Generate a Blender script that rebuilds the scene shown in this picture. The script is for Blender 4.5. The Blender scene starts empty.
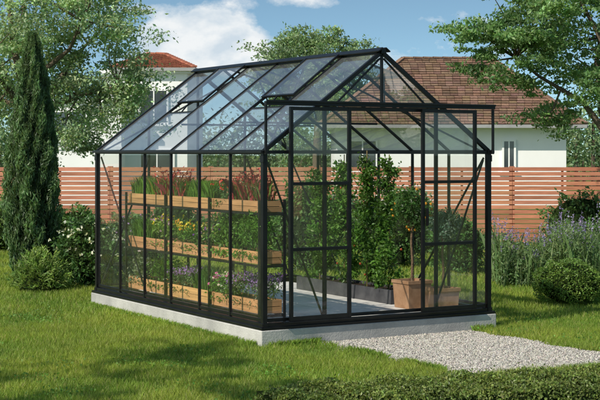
import bpy, math, random
import numpy as np
from mathutils import Vector
random.seed(7); rng=np.random.default_rng(11)
sc=bpy.context.scene
sc.view_settings.view_transform='Standard'
try: sc.view_settings.look='None'
except Exception: pass
sc.view_settings.exposure=0; sc.view_settings.gamma=1

# ------------------------------------------------------------ materials
def newmat(name):
    m=bpy.data.materials.new(name); m.use_nodes=True
    nt=m.node_tree; nt.nodes.clear()
    o=nt.nodes.new('ShaderNodeOutputMaterial')
    return m,nt,o
def L(nt,a,b): nt.links.new(a,b)
def objcoord(nt):
    t=nt.nodes.new('ShaderNodeNewGeometry'); return t.outputs['Position']
def noise(nt,scale,detail=4,vec=None,rough=.6):
    n=nt.nodes.new('ShaderNodeTexNoise'); n.inputs['Scale'].default_value=scale
    n.inputs['Detail'].default_value=detail; n.inputs['Roughness'].default_value=rough
    L(nt,vec if vec is not None else objcoord(nt),n.inputs['Vector']); return n.outputs['Fac']
def ramp(nt,fac,stops):
    r=nt.nodes.new('ShaderNodeValToRGB'); e=r.color_ramp.elements
    while len(e)<len(stops): e.new(.5)
    for i,(p,c) in enumerate(stops):
        e[i].position=p; e[i].color=(*c,1) if len(c)==3 else c
    L(nt,fac,r.inputs[0]); return r.outputs[0]
def princ(nt,o,rough=.6,spec=.3,metal=0):
    p=nt.nodes.new('ShaderNodeBsdfPrincipled'); p.inputs['Roughness'].default_value=rough
    p.inputs['Specular IOR Level'].default_value=spec; p.inputs['Metallic'].default_value=metal
    L(nt,p.outputs[0],o.inputs['Surface']); return p
def bump(nt,p,h,strength=.4,dist=.01):
    b=nt.nodes.new('ShaderNodeBump'); b.inputs['Strength'].default_value=strength; b.inputs['Distance'].default_value=dist
    L(nt,h,b.inputs['Height']); L(nt,b.outputs[0],p.inputs['Normal'])
def noisy(name,c1,c2,scale,rough=.8,spec=.2,bs=.3,bd=.01,fine=None,lo=.35,hi=.65):
    m,nt,o=newmat(name); p=princ(nt,o,rough,spec)
    n=noise(nt,scale,6); L(nt,ramp(nt,n,[(lo,c1),(hi,c2)]),p.inputs['Base Color'])
    n2=noise(nt,fine or scale*6,5); bump(nt,p,n2,bs,bd); return m
def mixrgb(nt,fac,a,b,mode='MULTIPLY'):
    x=nt.nodes.new('ShaderNodeMix'); x.data_type='RGBA'; x.blend_type=mode
    if isinstance(fac,(int,float)): x.inputs[0].default_value=fac
    else: L(nt,fac,x.inputs[0])
    for i,v in ((6,a),(7,b)):
        if isinstance(v,tuple): x.inputs[i].default_value=(*v,1)
        else: L(nt,v,x.inputs[i])
    return x.outputs[2]

def foliage_mat(name,trans=.3,rough=.5,spec=.25,noise_scale=1.5,gain=1.0):
    m,nt,o=newmat(name)
    a=nt.nodes.new('ShaderNodeAttribute'); a.attribute_name='col'
    n=noise(nt,noise_scale,3)
    c=mixrgb(nt,1.0,a.outputs['Color'],ramp(nt,n,[(.3,(.74*gain,.80*gain,.77*gain)),(.7,(1.2*gain,1.15*gain,1.0*gain))]))
    p=nt.nodes.new('ShaderNodeBsdfPrincipled'); p.inputs['Roughness'].default_value=rough
    p.inputs['Specular IOR Level'].default_value=spec
    L(nt,c,p.inputs['Base Color'])
    t=nt.nodes.new('ShaderNodeBsdfTranslucent'); 
    L(nt,mixrgb(nt,1.0,c,(1.4,1.35,.75)),t.inputs['Color'])
    mx=nt.nodes.new('ShaderNodeMixShader'); mx.inputs[0].default_value=trans
    L(nt,p.outputs[0],mx.inputs[1]); L(nt,t.outputs[0],mx.inputs[2]); L(nt,mx.outputs[0],o.inputs['Surface'])
    return m
M_leaf=foliage_mat('foliage',.38,.42,.4,gain=1.65) 
M_grass=foliage_mat('grass_blades',.42,.5,.3,.9,gain=1.9)
def attr_mat(name,rough=.8,spec=.2,scale=30,bs=.4,bd=.01,stretch=None,c1=.7,c2=1.25):
    m,nt,o=newmat(name); p=princ(nt,o,rough,spec)
    a=nt.nodes.new('ShaderNodeAttribute'); a.attribute_name='col'
    vec=None
    if stretch:
        mp=nt.nodes.new('ShaderNodeMapping'); mp.inputs['Scale'].default_value=stretch; L(nt,objcoord(nt),mp.inputs[0]); vec=mp.outputs[0]
    n=noise(nt,scale,5,vec)
    L(nt,mixrgb(nt,1.0,a.outputs['Color'],ramp(nt,n,[(.3,(c1,c1,c1)),(.7,(c2,c2*.98,c2*.96))])),p.inputs['Base Color'])
    bump(nt,p,n,bs,bd); return m
M_bark=attr_mat('bark',.9,.1,25,.7,.03)
M_tile=attr_mat('roof_tile',.85,.15,12,.5,.02)
M_stone=attr_mat('pebbles',.75,.25,60,.3,.004)
M_wood=attr_mat('wood',.6,.25,3,.4,.004,(1,1,16),.68,1.25)
M_white=noisy('white_render',(.78,.78,.77),(.85,.85,.84),.7,.9,.1,.2,.01,30)
M_conc=noisy('concrete',(.33,.325,.31),(.50,.49,.46),2.6,.9,.15,.6,.008,60)
M_soil=noisy('soil',(.03,.02,.014),(.07,.05,.035),30,.95,.1,.8,.02)
M_black=noisy('black_powder_coat',(.005,.005,.005),(.009,.009,.010),8,.35,.35,.05,.001)
M_planter=noisy('dark_planter',(.05,.05,.055),(.09,.09,.095),8,.6,.3,.2,.003)
M_terra=noisy('terracotta',(.27,.15,.08),(.40,.24,.14),9,.8,.2,.3,.004)
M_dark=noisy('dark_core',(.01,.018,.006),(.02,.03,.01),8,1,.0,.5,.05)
M_gutter=noisy('grey_metal',(.3,.3,.3),(.36,.36,.36),5,.5,.4,.05,.001)
def glass_mat(name,base,tint,diff,pwr=4.2):
    m,nt,o=newmat(name)
    t=nt.nodes.new('ShaderNodeBsdfTransparent'); t.inputs[0].default_value=(*tint,1)
    g=nt.nodes.new('ShaderNodeBsdfGlossy'); g.inputs['Roughness'].default_value=.01; g.inputs[0].default_value=(1,1,1,1)
    lw=nt.nodes.new('ShaderNodeLayerWeight'); lw.inputs[0].default_value=.5
    pw=nt.nodes.new('ShaderNodeMath'); pw.operation='POWER'; pw.inputs[1].default_value=pwr; L(nt,lw.outputs['Facing'],pw.inputs[0])
    ma=nt.nodes.new('ShaderNodeMath'); ma.operation='MULTIPLY_ADD'; ma.inputs[1].default_value=.85; ma.inputs[2].default_value=base
    L(nt,pw.outputs[0],ma.inputs[0])
    mx=nt.nodes.new('ShaderNodeMixShader'); L(nt,ma.outputs[0],mx.inputs[0]); L(nt,t.outputs[0],mx.inputs[1]); L(nt,g.outputs[0],mx.inputs[2])
    d=nt.nodes.new('ShaderNodeBsdfDiffuse'); d.inputs[0].default_value=(.8,.84,.85,1)
    m2=nt.nodes.new('ShaderNodeMixShader')
    n=noise(nt,2.2,4); r=nt.nodes.new('ShaderNodeMapRange'); r.inputs[1].default_value=.35; r.inputs[2].default_value=.7; r.inputs[3].default_value=diff*.5; r.inputs[4].default_value=diff*1.6
    L(nt,n,r.inputs[0]); L(nt,r.outputs[0],m2.inputs[0])
    L(nt,mx.outputs[0],m2.inputs[1]); L(nt,d.outputs[0],m2.inputs[2]); L(nt,m2.outputs[0],o.inputs['Surface'])
    return m
M_glass=glass_mat('greenhouse_glass',.05,(.98,.99,.985),.010)
M_rglass=glass_mat('roof_glass',.12,(.985,.99,.99),.055,3.4)
m,nt,o=newmat('window_glass'); p=princ(nt,o,.05,.8); p.inputs['Base Color'].default_value=(.05,.06,.07,1); M_win=m

# ------------------------------------------------------------ mesh builder
class MB:
    def __init__(s): s.ch=[]; s.nv=0
    def add(s,V,F,C=(.5,.5,.5),mi=0):
        V=np.asarray(V,float); F=np.asarray(F,int); C=np.asarray(C,float)
        if C.ndim==1: C=np.tile(C,(len(F),1))
        s.ch.append((V,F+s.nv,C,mi)); s.nv+=len(V)
    def box(s,lo,hi,C=(.5,.5,.5),mi=0,xf=None):
        x0,y0,z0=lo; x1,y1,z1=hi
        V=np.array([(x0,y0,z0),(x1,y0,z0),(x1,y1,z0),(x0,y1,z0),(x0,y0,z1),(x1,y0,z1),(x1,y1,z1),(x0,y1,z1)],float)
        if xf: V=xf(V)
        s.add(V,[(0,3,2,1),(4,5,6,7),(0,1,5,4),(1,2,6,5),(2,3,7,6),(3,0,4,7)],C,mi)
    def bar(s,a,b,w,h,C=(.5,.5,.5),mi=0,up=(0,0,1),xf=None):
        a=np.array(a,float); b=np.array(b,float); d=b-a; d/=np.linalg.norm(d)
        u=np.array(up,float); sd=np.cross(d,u)
        if np.linalg.norm(sd)<1e-3: sd=np.cross(d,(1,0,0))
        sd/=np.linalg.norm(sd); u=np.cross(sd,d)
        V=[]
        for p in (a,b):
            for i,j in ((-1,-1),(1,-1),(1,1),(-1,1)): V.append(p+sd*i*w/2+u*j*h/2)
        V=np.array(V)
        if xf: V=xf(V)
        s.add(V,[(0,3,2,1),(4,5,6,7),(0,1,5,4),(1,2,6,5),(2,3,7,6),(3,0,4,7)],C,mi)
    def tube(s,P,R,C=(.1,.07,.05),mi=0,n=7):
        P=np.array(P,float); V=[]
        for i,p in enumerate(P):
            d=P[min(i+1,len(P)-1)]-P[max(i-1,0)]; d/=np.linalg.norm(d)+1e-9
            sd=np.cross(d,(.3,.95,.1)); sd/=np.linalg.norm(sd)+1e-9; u=np.cross(sd,d)
            for k in range(n):
                t=2*math.pi*k/n; V.append(p+R[i]*(math.cos(t)*sd+math.sin(t)*u))
        F=[(i*n+k,i*n+(k+1)%n,(i+1)*n+(k+1)%n,(i+1)*n+k) for i in range(len(P)-1) for k in range(n)]
        s.add(V,F,C,mi)
    def leaves(s,P,size,C,aspect=.45,up=0.,mi=0,jit=.35,outdir=None):
        P=np.asarray(P,float); n=len(P)
        d=rng.normal(size=(n,3)); d[:,2]+=up
        if outdir is not None: d+=outdir
        d/=np.linalg.norm(d,axis=1)[:,None]
        q=rng.normal(size=(n,3)); sd=np.cross(d,q); sd/=np.linalg.norm(sd,axis=1)[:,None]
        Ls=(size*(1+jit*rng.uniform(-1,1,n)))[:,None]
        nn=np.cross(sd,d)
        V=np.empty((n,4,3)); V[:,0]=P-d*Ls*.5; V[:,1]=P+sd*Ls*aspect*.5-d*Ls*.05+nn*Ls*.08; V[:,2]=P+d*Ls*.5; V[:,3]=P-sd*Ls*aspect*.5-d*Ls*.05+nn*Ls*.08
        F=np.arange(n*4).reshape(n,4)
        s.add(V.reshape(-1,3),F,C,mi)
    def blades(s,P,h,w,C,lean=.35,mi=0,curve=True):
        P=np.asarray(P,float); n=len(P); h=np.broadcast_to(h,(n,)).reshape(n,1)
        t=rng.uniform(0,2*math.pi,n); l=(rng.uniform(0,1,n)**.7*lean)[:,None]
        dr=np.stack([np.cos(t),np.sin(t),np.zeros(n)],1)
        t2=rng.uniform(0,2*math.pi,n); sd=np.stack([np.cos(t2),np.sin(t2),np.zeros(n)],1)*w/2
        up=np.array([[0,0,1.]])
        if curve:
            V=np.empty((n,5,3)); V[:,0]=P-sd; V[:,1]=P+sd
            m=P+up*h*.6+dr*h*l*.35; V[:,2]=m+sd*.8; V[:,4]=m-sd*.8; V[:,3]=P+up*h*(1-.3*l)+dr*h*l
            s.add(V.reshape(-1,3),(np.arange(n)[:,None]*5+np.array([0,1,2,3,4])),C,mi)
        else:
            V=np.empty((n,3,3)); V[:,0]=P-sd; V[:,1]=P+sd; V[:,2]=P+up*h+dr*h*l
            s.add(V.reshape(-1,3),np.arange(n*3).reshape(n,3),C,mi)
    def build(s,name,mats,smooth=(),parent=None,bevel=0):
        me=bpy.data.meshes.new(name)
        V=np.concatenate([c[0] for c in s.ch])
        loops=np.concatenate([c[1].ravel() for c in s.ch])
        tot=np.concatenate([np.full(len(c[1]),c[1].shape[1]) for c in s.ch])
        start=np.concatenate([[0],np.cumsum(tot)[:-1]])
        col=np.concatenate([c[2] for c in s.ch]); mi=np.concatenate([np.full(len(c[1]),c[3]) for c in s.ch])
        me.vertices.add(len(V)); me.vertices.foreach_set('co',V.astype(np.float32).ravel())
        me.loops.add(len(loops)); me.loops.foreach_set('vertex_index',loops.astype(np.int32))
        me.polygons.add(len(tot)); me.polygons.foreach_set('loop_start',start.astype(np.int32))
        try: me.polygons.foreach_set('loop_total',tot.astype(np.int32))
        except Exception: pass
        me.polygons.foreach_set('material_index',mi.astype(np.int32))
        sm=np.isin(mi,list(smooth)); me.polygons.foreach_set('use_smooth',sm)
        me.update(calc_edges=True)
        a=me.attributes.new('col','FLOAT_COLOR','FACE')
        a.data.foreach_set('color',np.concatenate([np.clip(col,0,.85),np.ones((len(col),1))],1).astype(np.float32).ravel())
        for m in mats: me.materials.append(m)
        ob=bpy.data.objects.new(name,me); sc.collection.objects.link(ob)
        if parent: ob.parent=parent
        if bevel:
            b=ob.modifiers.new('bevel','BEVEL'); b.width=bevel; b.segments=2; b.limit_method='ANGLE'
        return ob
def empty(name,loc=(0,0,0)):
    e=bpy.data.objects.new(name,None); e.location=loc; sc.collection.objects.link(e); return e
def cols(n,base,var=.25,hue=.12):
    b=np.array(base)[None,:]; v=1+var*rng.uniform(-1,1,(n,1)); h=1+hue*rng.uniform(-1,1,(n,3)); return np.clip(b*v*h,0,1)

# ------------------------------------------------------------ frames
H=1.675
C0=np.array([-.309,12.0]); Rd=np.array([.8607,.509]); Ld=np.array([-.509,.8607])
ANG=math.atan2(.509,.8607)
def G(V):
    V=np.asarray(V,float); one=V.ndim==1
    if one: V=V[None]
    o=V.copy(); o[:,0]=C0[0]+V[:,0]*Rd[0]+V[:,1]*Ld[0]; o[:,1]=C0[1]+V[:,0]*Rd[1]+V[:,1]*Ld[1]
    return o[0] if one else o
def toloc(X,Y):
    dx=X-C0[0]; dy=Y-C0[1]; return dx*Rd[0]+dy*Rd[1], dx*Ld[0]+dy*Ld[1]
W=2.43; LEN=3.72; ZE=1.675; ZR=2.58; ZB=.15

# ------------------------------------------------------------ ground
mb=MB(); S=600
mb.add([(-S,-S,0),(S,-S,0),(S,S,0),(-S,S,0)],[(0,1,2,3)])
m,nt,o=newmat('lawn_soil'); p=princ(nt,o,.95,.1)
n=noise(nt,1.1,6); n2=noise(nt,40,4)
c=ramp(nt,n,[(.3,(.08,.12,.028)),(.7,(.15,.20,.05))]); L(nt,mixrgb(nt,.8,c,ramp(nt,n2,[(.3,(.5,.5,.5)),(.7,(1.2,1.2,1.1))])),p.inputs['Base Color']); bump(nt,p,n2,.8,.03)
mb.build('ground',[m])

def path_mask(x,y):
    wob=.03*np.sin(y*7+1)+.02*np.sin(y*17+x*3)+.025*np.sin(x*9)
    a=(x>.52+wob)&(x<2.17+wob)&(y<-.02)&(y>-2.16+wob)
    b=(x>=2.0)&(x<9)&(y>-2.9+wob)&(y<-1.98+wob)
    return a|b
def gh_mask(x,y): return (x>-.07)&(x<W+.07)&(y>-.07)&(y<LEN+.07)
def grass(n,x0,x1,y0,y1,h,w,mbk):
    X=rng.uniform(x0,x1,n); Y=rng.uniform(y0,y1,n)
    lx,ly=toloc(X,Y)
    k=~(path_mask(lx,ly)|gh_mask(lx,ly)); X=X[k];Y=Y[k]; n=len(X)
    pat=.5+.5*np.sin(X*2.1+1.3*np.sin(Y*1.7))*np.sin(Y*1.9+1.1*np.sin(X*2.3+1))
    p2=.5+.5*np.sin(X*7.3+2*np.sin(Y*5.1))*np.sin(Y*6.3+1.7*np.sin(X*4.9))
    pat=.6*pat+.4*p2
    c=np.stack([.088+.085*pat,.150+.055*pat,.024+.014*pat],1)*(1+.42*rng.uniform(-1,1,(n,1)))
    dry=rng.random(n)<.08; c[dry]=(.24,.22,.09)
    hh=h*rng.uniform(.5,1.3,n)*(.7+.6*pat)
    mbk.blades(np.stack([X,Y,np.zeros(n)],1),hh,w,c,lean=.9,curve=False)
mb=MB()
grass(330000,-3.4,3.6,8.6,14,.045,.006,mb)
grass(110000,-4.5,4.8,14,18,.055,.009,mb)
grass(110000,-8,8,18,25,.06,.014,mb)
grass(60000,-12,-3.4,4,18,.05,.012,mb)
grass(60000,3.6,12,4,18,.05,.012,mb)
grass(30000,-3.4,3.6,4,8.6,.05,.01,mb)
n=9000; t=rng.uniform(0,1,n); sel=rng.integers(0,3,n)
lx=np.where(sel==0,-.075-np.abs(rng.normal(0,.02,n)),np.where(sel==1,t*W,.5-np.abs(rng.normal(0,.02,n)))); ly=np.where(sel==0,t*LEN,np.where(sel==1,-.075-np.abs(rng.normal(0,.02,n)),-2.1*t))
k=~path_mask(lx,ly); lx=lx[k]; ly=ly[k]; n=len(lx)
mb.blades(G(np.stack([lx,ly,np.zeros(n)],1)),rng.uniform(.03,.08,n),.006,cols(n,(.12,.18,.035),.35),lean=.8)
n=5000; cx=rng.uniform(-3,3.2,60); cy=rng.uniform(9.3,15,60); i=rng.integers(0,60,n); X=cx[i]+rng.normal(0,.12,n); Y=cy[i]+rng.normal(0,.12,n)
lx,ly=toloc(X,Y); k=~(path_mask(lx,ly)|gh_mask(lx,ly)); X=X[k];Y=Y[k]
mb.leaves(np.stack([X,Y,rng.uniform(.02,.05,len(X))],1),.022,cols(len(X),(.08,.15,.03),.3),.8)
mb.build('lawn_grass',[M_grass])

# gravel path
mb=MB(); z=.004
mb.add(G([(.5,-.0,z),(.5,-2.18,z),(2.0,-2.18,z),(2.0,-2.92,z),(9,-2.92,z),(9,-1.96,z),(2.19,-1.96,z),(2.19,0,z)]),[(0,1,2,3,4,5,6,7)],(.33,.32,.29),0)
n=60000; lx=rng.uniform(.44,3.6,n); ly=rng.uniform(-2.9,0,n); k=path_mask(lx+rng.normal(0,.03,n),ly+rng.normal(0,.03,n)); lx=lx[k];ly=ly[k]; n=len(lx)
P=G(np.stack([lx,ly,np.full(n,.008)],1))
octv=np.array([(1,0,0),(0,1,0),(-1,0,0),(0,-1,0),(0,0,1),(0,0,-1)],float)
sz=rng.uniform(.004,.012,n); th=rng.uniform(0,6.28,n)
V=octv[None]*np.stack([sz*rng.uniform(.8,1.5,n),sz,sz*rng.uniform(.5,.8,n)],1)[:,None,:]
c_,s_=np.cos(th)[:,None],np.sin(th)[:,None]
V=np.stack([V[...,0]*c_-V[...,1]*s_,V[...,0]*s_+V[...,1]*c_,V[...,2]],-1)+P[:,None,:]
of=np.array([(0,1,4),(1,2,4),(2,3,4),(3,0,4),(1,0,5),(2,1,5),(3,2,5),(0,3,5)])
F=(np.arange(n)[:,None,None]*6+of[None]).reshape(-1,3)
cc=np.repeat(cols(n,(.41,.39,.35),.5,.06),8,0)
mb.add(V.reshape(-1,3),F,cc,0)
mb.build('gravel_path',[M_stone],smooth=(0,))

# ------------------------------------------------------------ greenhouse
gh=empty('greenhouse',(C0[0],C0[1],0)); gh.rotation_euler=(0,0,ANG)
mb=MB(); e=.055
mb.box((-e,-e,-.05),(W+e,LEN+e,.145)); mb.build('concrete_foundation',[M_conc],parent=gh,bevel=.008)
mb=MB()
nx,ny=6,9; x0,x1,y0,y1=.06,W-.06,.06,LEN-.06
for i in range(nx):
    for j in range(ny):
        a=x0+(x1-x0)*i/nx; b=x0+(x1-x0)*(i+1)/nx; c=y0+(y1-y0)*j/ny; d=y0+(y1-y0)*(j+1)/ny
        v=random.uniform(.62,.74); mb.box((a+.003,c+.003,.147),(b-.003,d-.003,.158),(v,v*.97,v*.92))
mb.build('floor_pavers',[attr_mat('paver_stone',.7,.3,14,.2,.004,None,.85,1.1)],parent=gh)
fr=MB(); T=.028
def slope(x): return ZE+(ZR-ZE)*(1-abs(x-W/2)/(W/2))
for (a,b) in (((0,0),(W,0)),((W,0),(W,LEN)),((W,LEN),(0,LEN)),((0,LEN),(0,0))):
    a=np.array(a,float); b=np.array(b,float); d=(b-a)/np.linalg.norm(b-a); out=np.array([d[1],-d[0]])
    A=a-d*.03; B=b+d*.03
    fr.bar((*(A),.175),(*(B),.175),.05,.056)
    A2=a+out*.035-d*.05; B2=b+out*.035+d*.05
    fr.bar((*A2,.159),(*B2,.159),.028,.022)
    fr.bar((*(a+d*.03-out*.003),.225),(*(b-d*.03-out*.003),.225),.02,.03)
for x in (0,W):
    for y in (0,LEN): fr.box((x-.022,y-.022,.2),(x+.022,y+.022,ZE+.01))
for x in (0,W):
    s=1 if x>0 else -1
    for k in range(1,6): fr.box((x-.012,k*.62-.012,.2),(x+.012,k*.62+.012,ZE-.02))
    fr.bar((x,-.03,ZE),(x,LEN+.03,ZE),.04,.04)
    fr.bar((x+s*.036,-.035,ZE+.002),(x+s*.036,LEN+.035,ZE+.002),.03,.024)
    xi=x-s*.03
    fr.bar((xi,LEN-.03,1.62),(xi,LEN-1.22,.24),.012,.02)
    if s>0: fr.bar((xi,.03,1.62),(xi,1.22,.24),.012,.02)
for k in range(0,7):
    y=k*.62; t=.034 if k in (0,6) else .02
    for x in (0,W):
        fr.bar((x,y,ZE+.01),(W/2,y,ZR),t,.036 if k in (0,6) else .026)
fr.bar((W/2,-.04,ZR+.005),(W/2,LEN+.04,ZR+.005),.05,.045)
for s in (-1,1): fr.bar((W/2+s*.040,-.05,ZR+.018),(W/2+s*.040,LEN+.05,ZR+.018),.06,.012,up=(s*.6,0,.8))
for y in (1.24,2.48):
    fr.bar((.42,y+.02,slope(.42)-.03),(W-.42,y+.02,slope(.42)-.03),.012,.02)
for (xa,ya,xb,yb) in ((.04,.03,W/2-.08,1.24),(.04,LEN-.03,W/2-.08,LEN-1.24),(W-.04,.03,W/2+.08,1.24),(W-.04,LEN-.03,W/2+.08,LEN-1.24)):
    fr.bar((xa,ya,slope(xa)-.03),(xb,yb,slope(xb)-.03),.012,.018)
for x in (.61,1.215,1.82): fr.bar((x,LEN,.2),(x,LEN,slope(x)-.02),.024,.026,up=(0,1,0))
fr.bar((.02,LEN,ZE),(W-.02,LEN,ZE),.03,.03)
fr.bar((.04,LEN-.03,.24),(.6,LEN-.03,1.6),.012,.02); fr.bar((W-.04,LEN-.03,.24),(1.83,LEN-.03,1.6),.012,.02)
for x in (.61,1.82): fr.bar((x,0,.2),(x,0,slope(x)-.01),.03,.03,up=(0,1,0))
fr.bar((.02,0,ZE),(.6,0,ZE),.03,.03); fr.bar((1.83,0,ZE),(W-.02,0,ZE),.03,.03)
fr.bar((.62,0,2.06),(1.81,0,2.06),.03,.035)
fr.bar((W/2,0,2.07),(W/2,0,ZR-.03),.022,.026,up=(0,1,0))
fr.bar((.7,-.002,2.08),(W/2-.02,-.002,ZR-.06),.016,.016,up=(0,1,0)); fr.bar((W-.7,-.002,2.08),(W/2+.02,-.002,ZR-.06),.016,.016,up=(0,1,0))
fr.bar((.6,.025,.24),(.04,.025,1.6),.012,.018); fr.bar((1.83,.025,.24),(W-.04,.025,1.6),.012,.018)
fr.box((-.02,-.072,2.078),(W+.03,-.035,2.112)); fr.box((-.02,-.084,2.104),(W+.03,-.073,2.122))
for x in (-.010,W+.018): fr.box((x-.010,-.06,ZE-.02),(x+.010,-.038,2.077))
fr.box((.15,-.085,.196),(2.3,-.04,.212)); 
# corner brackets and bolts
for x in (0,W):
    s=1 if x>0 else -1
    for y in (.0,LEN):
        fr.box((x+s*.0225-.003,y-.03,ZE-.09),(x+s*.0225+.003,y+.03,ZE-.03))
fr.build('aluminium_frame',[M_black],parent=gh,bevel=.0025)
for nm,xa,xb in (('sliding_door_panel',.235,.83),('sliding_door_panel',1.63,2.225)):
    d=MB(); z0,z1=.214,2.068; y=-.06
    for x in (xa,xb): d.box((x-.015,y-.013,z0),(x+.015,y+.013,z1))
    for zz,hh in ((z0+.018,.036),(z1-.016,.03),(.83,.028),(1.40,.028)): d.box((xa+.0152,y-.011,zz-hh/2),(xb-.0152,y+.011,zz+hh/2))
    xh=xb-.03 if xa<1 else xa+.03
    d.box((xh-.008,y-.04,1.0),(xh+.008,y-.0135,1.16))
    d.add([(xa,y,z0),(xb,y,z0),(xb,y,z1),(xa,y,z1)],[(0,1,2,3)],mi=1)
    d.build(nm,[M_black,M_glass],parent=gh)
v=MB()
def vent(side,ya,yb,op):
    ang=math.atan2(ZR-ZE,W/2)-op; ln=.62
    hx=W/2+side*.06; hz=ZR+.005
    ex=hx+side*ln*math.cos(ang); ez=hz-ln*math.sin(ang)
    nrm=(side*math.sin(ang),0,math.cos(ang))
    for y in (ya,yb): v.bar((hx,y,hz),(ex,y,ez),.02,.018,up=nrm)
    v.bar((ex,ya-.013,ez),(ex,yb+.013,ez),.02,.02,up=nrm); v.bar((hx,ya-.013,hz),(hx,yb+.013,hz),.02,.018,up=nrm)
    v.add([(hx,ya,hz),(hx,yb,hz),(ex,yb,ez),(ex,ya,ez)],[(0,1,2,3)],mi=1)
    sx=W/2+side*.66; 
    v.bar((sx,ya,slope(sx)),(sx,yb,slope(sx)),.018,.022)
    v.bar((ex,(ya+yb)/2,ez),(sx,(ya+yb)/2,slope(sx)),.012,.012,up=(0,1,0))
vent(-1,.64,1.22,-.02); vent(-1,2.5,3.08,-.02); vent(1,.64,1.22,.35); vent(1,2.5,3.08,.35)
v.build('roof_vents',[M_black,M_rglass],parent=gh)
g=MB(); 
for x in (.004,W-.004):
    for k in range(6): g.add([(x,k*.62+.01,.2),(x,k*.62+.61,.2),(x,k*.62+.61,ZE-.01),(x,k*.62+.01,ZE-.01)],[(0,1,2,3)])
for x,s in ((0,-1),(W,1)):
    for k in range(6):
        ve=(k in (1,4)); xt=W/2+s*(.66 if ve else .03); j=random.uniform(-.002,.002)
        g.add([(x,k*.62+.01,ZE+.015),(x,k*.62+.61,ZE+.015+j),(xt,k*.62+.61,slope(xt)+.005),(xt,k*.62+.01,slope(xt)+.005+j)],[(0,1,2,3)],mi=1)
for a,b in ((0,.61),(.61,1.215),(1.215,1.82),(1.82,W)):
    y=LEN-.002; g.add([(a,y,.2),(b,y,.2),(b,y,slope(b)),(a,y,slope(a))],[(0,1,2,3)])
for a,b,z0 in ((0,.61,.2),(.61,1.215,2.06),(1.215,1.82,2.06),(1.82,W,.2)):
    g.add([(a,.003,z0),(b,.003,z0),(b,.003,slope(b)),(a,.003,slope(a))],[(0,1,2,3)])
g.build('glass_panes',[M_glass,M_rglass],parent=gh)

# ------------------------------------------------------------ flower shelf
sh=MB()
tiers=[(.24,.36),(.68,.79),(1.14,1.24)]
segs=[(.32,1.26),(1.29,2.23),(2.26,3.2)]
for (z0,z1) in tiers:
    for (ya,yb) in segs:
        c=cols(1,(.50,.275,.12),.22,.06)[0]
        xa,xb=.14,.36; th=.016; zm=(z0+z1)/2
        for za,zb in ((z0,zm-.002),(zm+.002,z1)):
            cc=c*random.uniform(.82,1.12)
            for lo,hi in (((xa,ya,za),(xa+th,yb,zb)),((xb-th,ya,za),(xb,yb,zb)),((xa+th,ya+.001,za+.001),(xb-th,ya+th,zb-.001)),((xa+th,yb-th,za+.001),(xb-th,yb-.001,zb-.001))):
                sh.box(lo,hi,cc,0,G)
        sh.box((xa+th,ya+th,z0+.002),(xb-th,yb-th,z0+.018),c*.8,0,G)
        for yy in (ya+.03,yb-.03):
            sh.box((xa-.008,yy-.015,z0+.003),(xa-.0005,yy+.015,z1-.003),c*.85,0,G)
        sh.box((xa+th,ya+th,z0+.02),(xb-th,yb-th,z1-.015),(.05,.03,.02),2,G)
for y in (.30,1.275,2.245,3.22):
    for x in (.120,.375): sh.box((x-.010,y-.010,.158),(x+.010,y+.010,1.25),(.02,.02,.02),1,G)
    for z0,_ in tiers: sh.box((.132,y-.009,z0-.03),(.362,y+.009,z0-.005),(.02,.02,.02),1,G)
for x in (.120,.375):
    for z0,_ in tiers: sh.box((x-.008,.315,z0-.024),(x+.008,3.205,z0-.004),(.02,.02,.02),1,G)
sh.build('flower_shelf',[M_wood,M_black,M_soil])
def loc_pts(n,y0,y1,z,x0=.17,x1=.33):
    return G(np.stack([rng.uniform(x0,x1,n),rng.uniform(y0,y1,n),np.full(n,z)],1))
def grass_plant(name,y0,y1,z,h,c,n=900,w=.007,lean=.5):
    m=MB(); m.blades(loc_pts(n,y0,y1,z),h*rng.uniform(.6,1.15,n),w,cols(n,c,.35),lean); return m.build(name,[M_leaf])
def leafy_plant(name,y0,y1,z,h,c,n=1200,fc=None,nf=150,size=.035,fs=.025,asp=.5):
    m=MB(); k=max(3,int((y1-y0)/.09)); cl=np.stack([rng.uniform(.17,.33,k),np.linspace(y0+.03,y1-.03,k),z+h*rng.uniform(.35,.75,k)],1)
    idx=rng.integers(0,k,n); P=cl[idx]+rng.normal(0,1,(n,3))*np.array([.055,.045,h*.22]); P[:,2]=np.maximum(P[:,2],z)
    m.leaves(G(P),size,cols(n,c,.4)*(0.6+.6*rng.random(k)[idx])[:,None],asp,up=.6)
    nt_=n//10; P=np.stack([rng.choice([.122,.37],nt_)+rng.normal(0,.008,nt_),cl[rng.integers(0,k,nt_),1]+rng.normal(0,.03,nt_),z-rng.uniform(0,.06,nt_)],1)
    m.leaves(G(P),size*.8,cols(nt_,c,.4),asp)
    for q in cl: m.tube(G(np.array([(q[0],q[1],z-.02),(q[0]+.01,q[1],q[2])])),[.005,.003],(.08,.1,.04),0,4)
    if fc is not None:
        P=cl[rng.integers(0,k,nf)]+rng.normal(0,1,(nf,3))*np.array([.06,.05,h*.12])+np.array([0,0,h*.3])
        Cc=np.concatenate([cols(nf,f,.2,.05)[:nf//len(fc)+1] for f in fc])[:nf]
        for rep in range(3): m.leaves(G(P+rng.normal(0,.006,P.shape)),fs,Cc,.8)
    return m.build(name,[M_leaf])
GR=(.07,.15,.02); DG=(.04,.09,.02); LG=(.12,.2,.04)
zt=1.225
grass_plant('wheatgrass_plant',2.62,3.18,zt,.2,(.09,.17,.02),1300)
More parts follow.
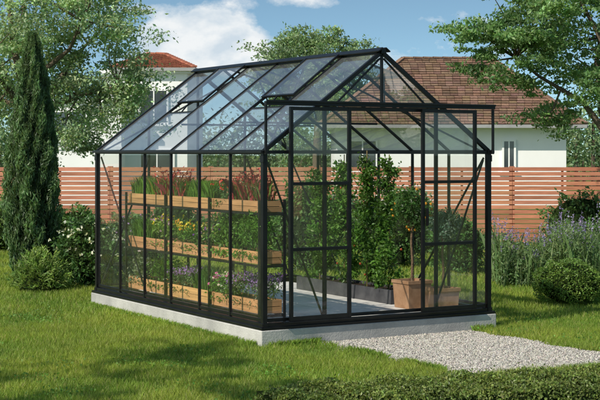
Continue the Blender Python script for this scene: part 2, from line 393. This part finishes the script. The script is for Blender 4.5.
def red_plant(y0,y1,h):
    m=MB(); n=200; m.blades(loc_pts(n,y0,y1,zt),h*rng.uniform(.5,1.1,n),.012,cols(n,(.22,.03,.04),.5),.9)
    m.blades(loc_pts(200,y0,y1,zt),h*.8,.010,cols(200,(.08,.13,.03),.4),.9)
    n=110; m.leaves(loc_pts(n,y0,y1,zt+h*.8)+rng.normal(0,.035,(n,3)),.035,cols(n,(.4,.04,.05),.5),.5)
    m.build('red_cordyline_plant',[M_leaf])
red_plant(1.95,2.6,.28); red_plant(.36,1.0,.29)
grass_plant('wheatgrass_plant',1.32,1.88,zt,.19,(.08,.16,.02),1300)
leafy_plant('geranium_plant',1.0,1.24,zt,.16,DG,500,[(.45,.04,.03)],60)
z2=.775
leafy_plant('lettuce_plant',2.3,2.75,z2,.2,LG,900,[(.55,.45,.05),(.4,.25,.4)],60)
grass_plant('chive_plant',2.78,3.18,z2,.22,GR,700)
leafy_plant('marigold_plant',1.75,2.2,z2,.2,GR,900,[(.5,.27,.03),(.5,.42,.04)],70)
leafy_plant('pansy_plant',1.3,1.72,z2,.18,GR,800,[(.22,.08,.34),(.5,.42,.2)],80)
leafy_plant('basil_plant',.78,1.24,z2,.3,(.09,.18,.03),1500,None,0,.05)
leafy_plant('fern_plant',.34,.76,z2,.32,(.065,.15,.02),1700,None,0,.05,asp=.3)
z3=.345
leafy_plant('lavender_plant',.34,.9,z3,.2,(.07,.11,.05),1100,[(.22,.13,.36)],320,.03,.018)
leafy_plant('petunia_plant',.92,1.24,z3,.18,GR,700,[(.45,.1,.27),(.55,.5,.48)],90)
grass_plant('sedge_plant',1.32,1.7,z3,.24,(.07,.14,.03),700)
leafy_plant('lavender_plant',1.75,2.2,z3,.2,(.08,.12,.05),900,[(.26,.15,.38)],200,.03,.018)
leafy_plant('parsley_plant',2.3,2.75,z3,.22,GR,900,None,0)
leafy_plant('sage_plant',2.78,3.18,z3,.24,(.10,.13,.08),900,None,0,.04)

# ------------------------------------------------------------ tomato vines
tp=MB()
xa,xb,ya,yb=2.0,2.32,1.0,2.85; th=.02
for lo,hi in (((xa,ya,.16),(xa+th,yb,.30)),((xb-th,ya,.16),(xb,yb,.30)),((xa+th,ya,.161),(xb-th,ya+th,.299)),((xa+th,yb-th,.161),(xb-th,yb,.299))): tp.box(lo,hi,(.1,.1,.1),0,G)
tp.box((xa+th,ya+th,.162),(xb-th,yb-th,.275),(.05,.03,.02),1,G)
tp.build('planter_trough',[M_planter,M_soil])
def vine(y,h,x=2.15):
    m=MB()
    m.tube(G(np.array([(x,y,.27),(x,y,h+.05)])),[.007,.006],(.2,.15,.08),1,5)
    P0=[(x+.03*math.sin(k*1.1),y+.03*math.cos(k*1.3),.27+(h-.3)*k/12) for k in range(13)]
    m.tube(G(np.array(P0)),[.008]*13,(.07,.12,.03),1,5)
    n=2700; k=26; ck=np.linspace(.02,1,k)+rng.normal(0,.02,k); ang=rng.uniform(0,6.28,k); idx=rng.integers(0,k,n)
    rr=.085*(1.2-.6*ck)
    P=np.stack([x+rr[idx]*np.cos(ang[idx])*.9,y+rr[idx]*np.sin(ang[idx]),.34+(h-.42)*ck[idx]],1)+rng.normal(0,1,(n,3))*np.array([.04,.036,.04])
    m.leaves(G(P),.046,cols(n,(.068,.14,.024),.4)*(.5+.75*rng.random(k)[idx])[:,None],.5,up=-.3)
    for q in range(7):
        cx=x+random.gauss(0,.07); cy=y+random.gauss(0,.07); cz=random.uniform(.4,h-.15)
        V=[];r=random.uniform(.011,.015)
        for i in range(4):
            for j in range(6):
                a=math.pi*(i+.5)/4; b=j*math.pi/3; V.append((cx+r*math.sin(a)*math.cos(b),cy+r*math.sin(a)*math.sin(b),cz+r*math.cos(a)))
        Fq=[(i*6+j,i*6+(j+1)%6,(i+1)*6+(j+1)%6,(i+1)*6+j) for i in range(3) for j in range(6)]
        m.add(G(np.array(V)),Fq,(.32,.07,.03),1)
    m.build('tomato_vine',[M_leaf,M_leaf],smooth=(1,))
for y,h in ((1.25,1.60),(1.66,1.64),(2.1,1.60),(2.6,1.48)): vine(y,h)

def potted(name,x,y,s,hh,th,cr,leafc,fruit):
    m=MB(); z0=.16
    b,t=s*.45,s*.5
    def ring(r,z): return [(x-r,y-r,z),(x+r,y-r,z),(x+r,y+r,z),(x-r,y+r,z)]
    V=ring(b,z0)+ring(t,z0+hh-.03)+ring(t+.010,z0+hh-.03)+ring(t+.010,z0+hh)+ring(t-.015,z0+hh)+ring(t-.02,z0+hh-.03)
    F=[]
    for r in range(5):
        for k in range(4): F.append((r*4+k,r*4+(k+1)%4,(r+1)*4+(k+1)%4,(r+1)*4+k))
    F.append((3,2,1,0)); m.add(G(np.array(V)),F,(.3,.2,.1),0)
    m.add(G(np.array(ring(t-.02,z0+hh-.028))),[(0,1,2,3)],(.05,.03,.02),1)
    zc=z0+hh+th
    P=[(x,y,z0+hh-.03),(x+.012,y+.01,z0+hh+th*.35),(x-.01,y+.0,z0+hh+th*.7),(x,y,zc)]
    m.tube(G(np.array(P)),[.016,.013,.012,.01],(.16,.11,.07),3,7)
    k=26; d=rng.normal(size=(k,3)); d/=np.linalg.norm(d,axis=1)[:,None]; cl=np.array([x,y,zc+cr*.75])+d*cr*rng.uniform(.35,.9,(k,1))
    for q in cl: m.tube(G(np.array([(x,y,zc-.03),(x+(q[0]-x)*.5,y+(q[1]-y)*.5,zc+(q[2]-zc)*.35),q])),[.007,.005,.003],(.14,.1,.06),3,5)
    n=2500; idx=rng.integers(0,k,n); P=cl[idx]+rng.normal(0,cr*.2,(n,3))
    m.leaves(G(P),.036,cols(n,leafc,.4)*(.6+.7*rng.random(k)[idx])[:,None],.45,mi=2)
    if fruit:
        for q in range(20):
            dd=np.random.RandomState(q).normal(size=3); dd/=np.linalg.norm(dd); c0=np.array([x,y,zc+cr*.75])+dd*cr*.92; r=.014; V=[]
            for i in range(4):
                for j in range(6):
                    a=math.pi*(i+.5)/4; bb=j*math.pi/3; V.append(c0+r*np.array([math.sin(a)*math.cos(bb),math.sin(a)*math.sin(bb),math.cos(a)]))
            m.add(G(np.array(V)),[(i*6+j,i*6+(j+1)%6,(i+1)*6+(j+1)%6,(i+1)*6+j) for i in range(3) for j in range(6)],(.5,.26,.03),2)
    m.build(name,[M_terra,M_soil,M_leaf,M_bark],smooth=(3,))
potted('potted_citrus_tree',2.03,.68,.27,.27,.52,.22,(.045,.095,.025),True)
potted('potted_olive_tree',2.14,.32,.22,.22,.46,.17,(.09,.135,.10),False)

# ------------------------------------------------------------ trees
def crown(c,r,k,inner=.35,low=-1):
    out=[]
    while len(out)<k:
        d=rng.uniform(-1,1,3); l=np.linalg.norm(d)
        if l>1 or l<inner or d[2]<low: continue
        out.append(np.array(c)+d*np.array(r))
    return np.array(out)
def tree(name,base,cl,clr,nper,size,c,trunk_r,fork,flat=.7,asp=.5,limbs=6,var=.35,up=0):
    m=MB(); base=np.array(base,float); fork=np.array(fork,float)
    mid=(base+fork)/2+np.array([rng.normal(0,.1),rng.normal(0,.1),0])
    BC=(.15,.12,.09)
    m.tube([base-np.array([0,0,.1]),base+np.array([0,0,.15]),mid,fork],[trunk_r*1.5,trunk_r*1.05,trunk_r*.9,trunk_r*.7],BC,1,10)
    ends=[cl[rng.integers(len(cl))]]
    while len(ends)<min(limbs,len(cl)):
        dd=np.min([np.linalg.norm(cl-e,axis=1) for e in ends],axis=0); ends.append(cl[np.argmax(dd)])
    paths=[]
    for e in ends:
        e=fork+(e-fork)*.8; v=e-fork; ln=np.linalg.norm(v)
        p1=fork+v*.33+np.array([0,0,ln*.10])+rng.normal(0,ln*.04,3); p2=fork+v*.66+np.array([0,0,ln*.08])+rng.normal(0,ln*.04,3)
        pts=[fork,p1,p2,e]; paths.append(pts); m.tube(pts,[trunk_r*.6,trunk_r*.42,trunk_r*.25,trunk_r*.1],BC,1,7)
    AP=np.array([p for q in paths for p in (q[1],q[2],q[3],(q[1]+q[2])/2,(q[2]+q[3])/2)])
    for q in cl:
        j=np.argmin(np.linalg.norm(AP-q,axis=1)); a=AP[j]; md=(a+q)/2+rng.normal(0,.06,3)*np.linalg.norm(q-a)
        m.tube([a,md,q],[trunk_r*.18,trunk_r*.11,trunk_r*.04],BC,1,5)
    k=len(cl); n=k*nper; idx=np.repeat(np.arange(k),nper)
    sc_=clr*rng.uniform(.6,1.3,k)
    sub=rng.normal(0,.75,(k,9,3))*np.array([1,1,flat])
    P=cl[idx]+sub[idx,rng.integers(0,9,n)]*sc_[idx][:,None]+rng.normal(0,.33,(n,3))*sc_[idx][:,None]*np.array([1,1,flat*.8])
    br=(.65+.7*rng.random(k))[idx][:,None]
    m.leaves(P,size,cols(n,c,var)*br,asp,up=up)
    return m.build(name,[M_leaf,M_bark],smooth=(1,))
tree('maple_tree',(-5.6,28,0),crown((-5.2,28,4.3),(2.35,2.0,2.8),92,.25),.42,640,.08,(.21,.28,.17),.15,(-5.4,28,2.2),limbs=9)
cl=np.concatenate([crown((5.2,22,3.9),(2.3,1.8,2.3),90,.2),crown((3.3,21.8,3.4),(1.0,.8,.75),14,.1)])
tree('elm_tree',(4.9,22,0),cl,.32,500,.07,(.09,.155,.06),.10,(4.8,22,2.0),flat=.4,limbs=10)
tree('ash_tree',(.7,56,0),crown((.7,56,4.6),(2.5,2,1.9),70,.2),.5,420,.13,(.15,.215,.115),.2,(.7,56,2.8))
cl=np.concatenate([crown((-6.4,6.3,5.2),(2.0,1.5,1.0),14,.1),crown((-5.4,4.0,5.4),(1.3,1.0,.7),6,.1)])
tree('walnut_tree',(-7.2,4.6,0),cl,.32,190,.12,(.06,.12,.03),.15,(-6.8,5.0,3.2),limbs=7)
m=MB(); k=190; cx=np.linspace(-34,34,k)+rng.normal(0,.3,k); cy=rng.uniform(62,70,k); cz=rng.uniform(.6,2.6,k)+np.where(np.abs(cx)>9,.9,0)
nper=340; idx=np.repeat(np.arange(k),nper); n=len(idx)
P=np.stack([cx[idx],cy[idx],cz[idx]],1)+rng.normal(0,.55,(n,3)); P[:,2]=np.abs(P[:,2])
m.leaves(P,.2,cols(n,(.12,.175,.10),.3)*(.6+.6*rng.random(k))[idx][:,None],.6)
for a in range(k): m.tube([(cx[a],cy[a],0),(cx[a],cy[a],cz[a])],[.12,.06],(.1,.08,.06),1,5)
m.build('distant_trees',[M_leaf,M_bark])

# ------------------------------------------------------------ shrubs
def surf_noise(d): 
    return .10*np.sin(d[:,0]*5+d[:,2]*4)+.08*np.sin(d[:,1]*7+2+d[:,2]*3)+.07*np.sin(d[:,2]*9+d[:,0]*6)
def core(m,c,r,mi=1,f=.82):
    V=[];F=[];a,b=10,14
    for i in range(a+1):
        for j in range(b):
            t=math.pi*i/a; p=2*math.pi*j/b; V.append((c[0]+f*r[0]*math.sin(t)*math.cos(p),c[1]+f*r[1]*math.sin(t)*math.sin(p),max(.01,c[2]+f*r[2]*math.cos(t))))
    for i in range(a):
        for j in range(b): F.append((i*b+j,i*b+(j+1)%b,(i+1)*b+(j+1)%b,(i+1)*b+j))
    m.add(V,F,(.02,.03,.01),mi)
def shrub(name,c,r,n,size,col,thick=.12,lump=1.,fl=None,nf=0,fs=.04,asp=.5,corem=.8,up=0,out=.8):
    m=MB(); d=rng.normal(size=(n,3)); d/=np.linalg.norm(d,axis=1)[:,None]
    rad=1+lump*surf_noise(d*1.7)-np.abs(rng.normal(0,thick,n))
    P=np.array(c)+d*rad[:,None]*np.array(r); k=P[:,2]>.01; P=P[k]; dd=d[k]
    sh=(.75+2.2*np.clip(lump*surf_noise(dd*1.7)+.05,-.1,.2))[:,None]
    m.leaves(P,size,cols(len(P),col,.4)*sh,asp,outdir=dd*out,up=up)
    if fl is not None:
        d=rng.normal(size=(nf,3)); d[:,2]=np.abs(d[:,2])*.8; d/=np.linalg.norm(d,axis=1)[:,None]
        P=np.array(c)+d*(1.02+lump*surf_noise(d*1.7))[:,None]*np.array(r)
        for rep in range(4): m.leaves(P+rng.normal(0,fs*.3,P.shape),fs,cols(nf,fl,.15,.03),.8)
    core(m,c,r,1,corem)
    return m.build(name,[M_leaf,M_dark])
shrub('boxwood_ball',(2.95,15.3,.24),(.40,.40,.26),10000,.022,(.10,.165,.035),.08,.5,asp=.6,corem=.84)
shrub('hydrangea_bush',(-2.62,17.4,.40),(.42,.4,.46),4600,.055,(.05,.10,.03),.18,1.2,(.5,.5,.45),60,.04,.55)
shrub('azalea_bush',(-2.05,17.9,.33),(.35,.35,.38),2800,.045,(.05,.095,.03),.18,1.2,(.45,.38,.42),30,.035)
def cypress(name,x,y,h,r,n,c):
    m=MB(); t=rng.random(n)**.8; prof=np.sin(np.clip(t,0,1)**.62*math.pi*.97+.06)**.55*(1-.2*t)
    a=rng.uniform(0,2*math.pi,n)
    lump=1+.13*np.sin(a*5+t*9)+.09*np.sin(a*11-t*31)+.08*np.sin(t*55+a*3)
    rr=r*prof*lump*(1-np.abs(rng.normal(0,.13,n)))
    P=np.stack([x+rr*np.cos(a),y+rr*np.sin(a),.05+t*(h-.1)],1)
    out=np.stack([np.cos(a)*.5,np.sin(a)*.5,np.full(n,2.2)],1)
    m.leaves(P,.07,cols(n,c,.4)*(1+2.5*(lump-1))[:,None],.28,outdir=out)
    ts=np.linspace(0,1,14); pr=np.sin(np.clip(ts,0,1)**.62*math.pi*.97+.06)**.6*(1-.25*ts)*r*.72
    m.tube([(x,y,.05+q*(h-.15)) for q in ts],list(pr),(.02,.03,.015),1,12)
    m.tube([(x,y,-.05),(x,y,.3)],[.06,.05],(.12,.09,.06),2,8)
    m.build(name,[M_leaf,M_dark,M_bark])
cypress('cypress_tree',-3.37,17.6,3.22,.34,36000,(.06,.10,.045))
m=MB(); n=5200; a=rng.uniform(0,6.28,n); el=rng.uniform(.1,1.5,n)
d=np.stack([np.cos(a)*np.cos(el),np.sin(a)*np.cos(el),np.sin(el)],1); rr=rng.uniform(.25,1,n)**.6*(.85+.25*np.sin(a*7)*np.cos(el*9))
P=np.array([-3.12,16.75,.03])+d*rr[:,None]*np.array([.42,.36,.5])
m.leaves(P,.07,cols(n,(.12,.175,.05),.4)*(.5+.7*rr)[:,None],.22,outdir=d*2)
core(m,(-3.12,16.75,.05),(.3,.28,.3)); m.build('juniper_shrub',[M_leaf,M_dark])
def spikes(name,x0,x1,y0,y1,h,n,fc,leafc):
    m=MB(); X=rng.uniform(x0,x1,n); Y=rng.uniform(y0,y1,n); hh=h*rng.uniform(.6,1.12,n)*(.9+.15*np.sin(X*6))
    m.blades(np.stack([X,Y,np.zeros(n)],1),hh,.016,cols(n,leafc,.3),.3)
    k=16; idx=np.repeat(np.arange(n),k); P=np.stack([X[idx],Y[idx],hh[idx]*rng.uniform(.05,.85,len(idx))],1)+rng.normal(0,.03,(len(idx),3))
    P[:,2]=np.abs(P[:,2]); m.leaves(P,.065,cols(len(idx),leafc,.45),.3,up=.8)
    sel=rng.random(n)<.28; ids=np.where(sel)[0]; idx=np.repeat(ids,11); P=np.stack([X[idx],Y[idx],hh[idx]*rng.uniform(.84,1.06,len(idx))],1)+rng.normal(0,.009,(len(idx),3))
    m.leaves(P,.022,cols(len(idx),fc,.3),.7)
    m.build(name,[M_leaf])
spikes('salvia_flower_bed',2.45,3.75,17.2,18.4,.80,580,(.2,.16,.34),(.10,.15,.065))
spikes('delphinium_flower_bed',3.6,4.6,18.6,20,.92,320,(.27,.24,.42),(.09,.14,.06))
shrub('laurel_bush',(4.05,19.6,.32),(.5,.5,.38),3500,.06,(.06,.11,.035),.18,1.2)
xs=np.arange(-6.8,7.5,.95)
for i,x in enumerate(xs):
    if 2.6<x<4.5: continue
    hgt=random.uniform(.3,.6)
    shrub('garden_shrub',(x+random.uniform(-.2,.2),23.4+random.uniform(-.6,.4),hgt*.8),(random.uniform(.5,.75),.5,hgt),2400,.07,random.choice([(.06,.11,.035),(.09,.15,.04),(.07,.13,.055)]),.18,1.2,random.choice([None,None,(.5,.46,.42),(.25,.14,.34)]),30,.04)
shrub('viburnum_bush',(.1,19.5,.6),(.5,.45,.7),4200,.06,(.06,.12,.035),.16,1.2)
shrub('viburnum_bush',(1.3,20.3,.5),(.6,.45,.6),4200,.06,(.07,.13,.04),.16,1.2)
shrub('viburnum_bush',(2.2,19.2,.35),(.4,.4,.42),3000,.05,(.05,.11,.03),.16,1.2)
# clipped foreground hedge
m=MB(); n=70000; A=np.array([-.25,8.25]); B=np.array([3.2,9.40]); dv=(B-A)/np.linalg.norm(B-A); nv=np.array([-dv[1],dv[0]]); Lh=np.linalg.norm(B-A)
u=rng.uniform(0,Lh,n); face=rng.random(n); wd=.42; hh=.25
v=np.where(face<.55,rng.uniform(-wd,wd,n),np.where(face<.78,wd,-wd)); zz=np.where(face<.55,hh,rng.uniform(0,hh,n))
endf=np.clip(u/.18,0,1)**.5
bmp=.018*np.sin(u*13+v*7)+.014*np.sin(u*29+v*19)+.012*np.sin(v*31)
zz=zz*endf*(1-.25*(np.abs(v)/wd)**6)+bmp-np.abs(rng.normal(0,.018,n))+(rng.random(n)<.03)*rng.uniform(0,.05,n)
v=v*(1-.10*(zz/hh)**3)+rng.normal(0,.015,n)
XY=A+dv*u[:,None]+nv*v[:,None]; P=np.stack([XY[:,0],XY[:,1],np.maximum(zz,.01)],1)
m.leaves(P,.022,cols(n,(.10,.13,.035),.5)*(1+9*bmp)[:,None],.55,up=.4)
def HX(V):
    o=V.copy(); o[:,0]=A[0]+dv[0]*V[:,0]+nv[0]*V[:,1]; o[:,1]=A[1]+dv[1]*V[:,0]+nv[1]*V[:,1]; return o
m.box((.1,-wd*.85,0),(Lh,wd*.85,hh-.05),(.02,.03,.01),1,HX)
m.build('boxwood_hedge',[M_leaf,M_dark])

# ------------------------------------------------------------ fence
fz=MB(); YF=25
z=.06; rows=[]
while z<1.36: rows.append(z); z+=.085
x=-16.0
while x<16:
    for z0 in rows:
        c=cols(1,(.50,.215,.13),.24,.06)[0]
        fz.box((x+.002,YF-.012+random.uniform(-.002,.002),z0+random.uniform(-.002,.002)),(x+1.796,YF+.012,z0+.068),c)
    fz.box((x-.045,YF+.014,0),(x+.045,YF+.10,1.42),(.34,.15,.09))
    fz.box((x+.9-.02,YF+.014,0),(x+.9+.02,YF+.05,1.36),(.34,.15,.09))
    x+=1.8
fz.build('slatted_wood_fence',[M_wood])

# ------------------------------------------------------------ houses
def tile_face(m,a,b,c,d,row=.17,tw=.24,base=(.27,.135,.09)):
    a,b,c,d=[np.array(q,float) for q in (a,b,c,d)]
    hgt=np.linalg.norm((d+c)/2-(a+b)/2); nr=max(2,int(hgt/row)); nrm=np.cross(b-a,(d+c)/2-(a+b)/2); nrm/=np.linalg.norm(nrm)
    V=[];C=[]
    eu=(b-a)/np.linalg.norm(b-a)
    for r in range(nr):
        l0=a+(d-a)*r/nr; r0=b+(c-b)*r/nr; l1=a+(d-a)*(r+1)/nr; r1=b+(c-b)*(r+1)/nr
        w=np.linalg.norm(r0-l0); nt_=max(1,int(round(w/tw)))
        off=.5*(r%2)
        es=[0]+[ (k+off)/nt_ for k in range(0 if off else 1,nt_) if 0<(k+off)/nt_<1]+[1]
        w1=np.linalg.norm(r1-l1)
        s0=np.dot(l1-l0,eu)
        for i in range(len(es)-1):
            x0=es[i]*w; x1=es[i+1]*w
            p0=l0+eu*x0; p1=l0+eu*(x1-.012)
            q0=l1+eu*min(max(x0-s0,0),w1); q1=l1+eu*min(max(x1-.012-s0,0),w1)
            lift=nrm*random.uniform(.03,.045)
            V+= [p0+lift,p1+lift,q1+nrm*.012,q0+nrm*.012,p0,p1]
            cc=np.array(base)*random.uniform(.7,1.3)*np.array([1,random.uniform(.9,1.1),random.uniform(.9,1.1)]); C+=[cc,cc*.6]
    nT=len(V)//6; F=[]
    for i in range(nT): F+=[(i*6,i*6+1,i*6+2,i*6+3),(i*6+4,i*6+5,i*6+1,i*6)]
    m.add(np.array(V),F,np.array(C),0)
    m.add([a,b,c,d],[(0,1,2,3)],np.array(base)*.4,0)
def hip_roof(x0,x1,y0,y1,ze,zr,rx0,rx1,base,parent,name):
    m=MB(); ym=(y0+y1)/2
    A=(x0,y0,ze);B=(x1,y0,ze);C=(x1,y1,ze);D=(x0,y1,ze);E=(rx0,ym,zr);F=(rx1,ym,zr)
    tile_face(m,A,B,F,E,base=base); tile_face(m,B,C,F,F,base=base); tile_face(m,D,A,E,E,base=base); tile_face(m,C,D,E,F,base=base)
    for p,q in ((A,E),(B,F),(C,F),(D,E),(E,F)):
        p=np.array(p,float); q=np.array(q,float); nn=int(np.linalg.norm(q-p)/.3)
        for i in range(nn):
            a=p+(q-p)*i/nn; b=p+(q-p)*(i+1.05)/nn; m.bar(a+(0,0,.045),b+(0,0,.03),.16,.05,np.array(base)*random.uniform(.8,1.35),0)
    m.box((x0-.02,y0-.06,ze-.10),(x1+.02,y0-.004,ze+.0),(.5,.5,.5),1); m.box((x0+.05,y0+.01,ze-.09),(x1-.05,y1-.05,ze-.03),(.6,.6,.6),2)
    m.box((x0-.06,y0,ze-.1),(x0-.004,y1,ze),(.5,.5,.5),1);m.box((x1+.004,y0,ze-.1),(x1+.06,y1,ze),(.5,.5,.5),1)
    m.build(name,[M_tile,M_gutter,M_white],parent=parent)
def window(m,x0,x1,z0,z1,y,mul=1):
    t=.06
    m.box((x0,y-.05,z0),(x1,y-.03,z1),(0,0,0),1)
    for lo,hi in (((x0-t,y-.07,z0-t),(x0,y-.002,z1+t)),((x1,y-.07,z0-t),(x1+t,y-.002,z1+t)),((x0,y-.07,z1),(x1,y-.002,z1+t)),((x0-.1-t,y-.12,z0-t-.05),(x1+.1+t,y-.002,z0-t)),((x0,y-.07,z0-t),(x1,y-.002,z0))): m.box(lo,hi,(.7,.7,.7),0)
    for k in range(mul): 
        xx=x0+(x1-x0)*(k+1)/(mul+1); m.box((xx-.02,y-.065,z0),(xx+.02,y-.051,z1),(.7,.7,.7),0)
h1=empty('tiled_roof_house')
m=MB(); m.box((1.1,42.5,0),(8.1,49.5,2.42)); 
m.build('walls',[M_white],parent=h1)
m=MB(); 
for a,b in ((1.5,2.3),(6.2,6.5)): window(m,a,b,1.1,2.0,42.5)
m.build('windows',[M_white,M_win],parent=h1)
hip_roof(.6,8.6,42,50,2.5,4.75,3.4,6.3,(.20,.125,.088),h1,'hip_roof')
h2=empty('white_house')
m=MB(); m.box((-6.2,44,0),(-3.55,51,4.15)); m.box((-6.3,43.9,4.15),(-3.45,51.1,4.3)); m.box((-8.6,43,0),(-5.5,50,3.2)); m.box((-8.7,42.9,3.2),(-5.4,50.1,3.32)); m.box((-8.6,42.96,1.75),(-5.48,42.995,1.85))
m.build('walls',[M_white],parent=h2)
m=MB()
window(m,-5.0,-4.2,2.6,3.6,44); window(m,-7.6,-6.6,2.1,2.9,43); window(m,-5.0,-4.0,.6,1.7,44)
m.build('windows',[M_white,M_win],parent=h2)
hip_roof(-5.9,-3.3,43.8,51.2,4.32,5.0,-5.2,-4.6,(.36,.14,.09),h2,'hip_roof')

# ------------------------------------------------------------ camera
cam=bpy.data.cameras.new('camera'); co=bpy.data.objects.new('camera',cam); sc.collection.objects.link(co)
co.location=(0,0,H); co.rotation_euler=(math.radians(90),0,0)
cam.sensor_width=36; cam.lens=36*1397/600; cam.shift_y=-.08; cam.clip_end=2000; cam.clip_start=.1
sc.camera=co
# ------------------------------------------------------------ light
EL=math.radians(40); az=np.array([-.72,-.69])
s=bpy.data.lights.new('sun','SUN'); s.energy=5.0; s.angle=math.radians(.53); s.color=(1,.925,.80)
so=bpy.data.objects.new('sun',s); sc.collection.objects.link(so)
D=Vector((-az[0]*math.cos(EL),-az[1]*math.cos(EL),-math.sin(EL))); so.rotation_euler=D.to_track_quat('-Z','Y').to_euler(); so.location=(-8,-6,12)
w=bpy.data.worlds.new('World'); sc.world=w; w.use_nodes=True; nt=w.node_tree; nt.nodes.clear()
out=nt.nodes.new('ShaderNodeOutputWorld'); bg=nt.nodes.new('ShaderNodeBackground'); bg.inputs[1].default_value=.15
L(nt,bg.outputs[0],out.inputs[0])
tc=nt.nodes.new('ShaderNodeTexCoord'); sx=nt.nodes.new('ShaderNodeSeparateXYZ'); L(nt,tc.outputs['Generated'],sx.inputs[0])
def mth(op,a,b=None,c=None):
    n=nt.nodes.new('ShaderNodeMath'); n.operation=op
    for i,v in enumerate((a,b,c)):
        if v is None: continue
        if isinstance(v,(int,float)): n.inputs[i].default_value=v
        else: L(nt,v,n.inputs[i])
    return n.outputs[0]
sky=nt.nodes.new('ShaderNodeTexSky'); sky.sky_type='NISHITA'; sky.sun_disc=False; sky.sun_elevation=EL; sky.sun_rotation=math.atan2(az[0],az[1])%(2*math.pi)
cb=nt.nodes.new('ShaderNodeCombineXYZ'); L(nt,sx.outputs[0],cb.inputs[0]); L(nt,sx.outputs[1],cb.inputs[1]); L(nt,mth('MULTIPLY_ADD',sx.outputs[2],2.6,.07),cb.inputs[2])
nv_=nt.nodes.new('ShaderNodeVectorMath'); nv_.operation='NORMALIZE'; L(nt,cb.outputs[0],nv_.inputs[0]); L(nt,nv_.outputs[0],sky.inputs[0])
mp=nt.nodes.new('ShaderNodeMapping'); mp.inputs['Scale'].default_value=(14,14,22); L(nt,tc.outputs['Generated'],mp.inputs[0])
n1=nt.nodes.new('ShaderNodeTexNoise'); n1.inputs['Scale'].default_value=1.6; n1.inputs['Detail'].default_value=9; n1.inputs['Roughness'].default_value=.62; L(nt,mp.outputs[0],n1.inputs['Vector'])
def blob(cx,cz,rx,rz,amp):
    a=mth('DIVIDE',mth('SUBTRACT',sx.outputs[0],cx),rx); b=mth('DIVIDE',mth('SUBTRACT',sx.outputs[2],cz),rz)
    d=mth('SQRT',mth('ADD',mth('MULTIPLY',a,a),mth('MULTIPLY',b,b)))
    return mth('MULTIPLY',mth('MAXIMUM',mth('SUBTRACT',1.0,d),0.0),amp)
def pxd(x,y): return (x-300)/1397,(152-y)/1397
bl=None
for (x,y,rx,ry,a) in ((205,35,70,48,.75),(165,52,55,40,.5),(248,55,60,30,.45),(290,0,80,14,.35),(500,45,70,30,.3),(430,20,70,12,.2),(350,60,90,18,.22),(130,10,60,12,.25)):
    cx,cz=pxd(x,y); b=blob(cx,cz,rx/1397,ry/1397,a); bl=b if bl is None else mth('ADD',bl,b)
val=mth('ADD',n1.outputs['Fac'],bl)
mask=mth('SMOOTH_MIN',mth('MAXIMUM',mth('MULTIPLY',mth('SUBTRACT',val,.64),5.5),0.0),1.0,.1)
n2=nt.nodes.new('ShaderNodeTexNoise'); n2.inputs['Scale'].default_value=3; n2.inputs['Detail'].default_value=6
mp2=nt.nodes.new('ShaderNodeMapping'); mp2.inputs['Scale'].default_value=(14,14,22); mp2.inputs['Location'].default_value=(.3,0,-.4); L(nt,tc.outputs['Generated'],mp2.inputs[0]); L(nt,mp2.outputs[0],n2.inputs['Vector'])
cc=ramp(nt,n2.outputs['Fac'],[(.36,(4.3,4.9,5.4)),(.58,(6.2,6.3,6.3))])
skc=mixrgb(nt,1.0,sky.outputs[0],(.95,1.10,1.0))
L(nt,mixrgb(nt,mth('MULTIPLY',mask,.93),skc,cc,'MIX'),bg.inputs[0])
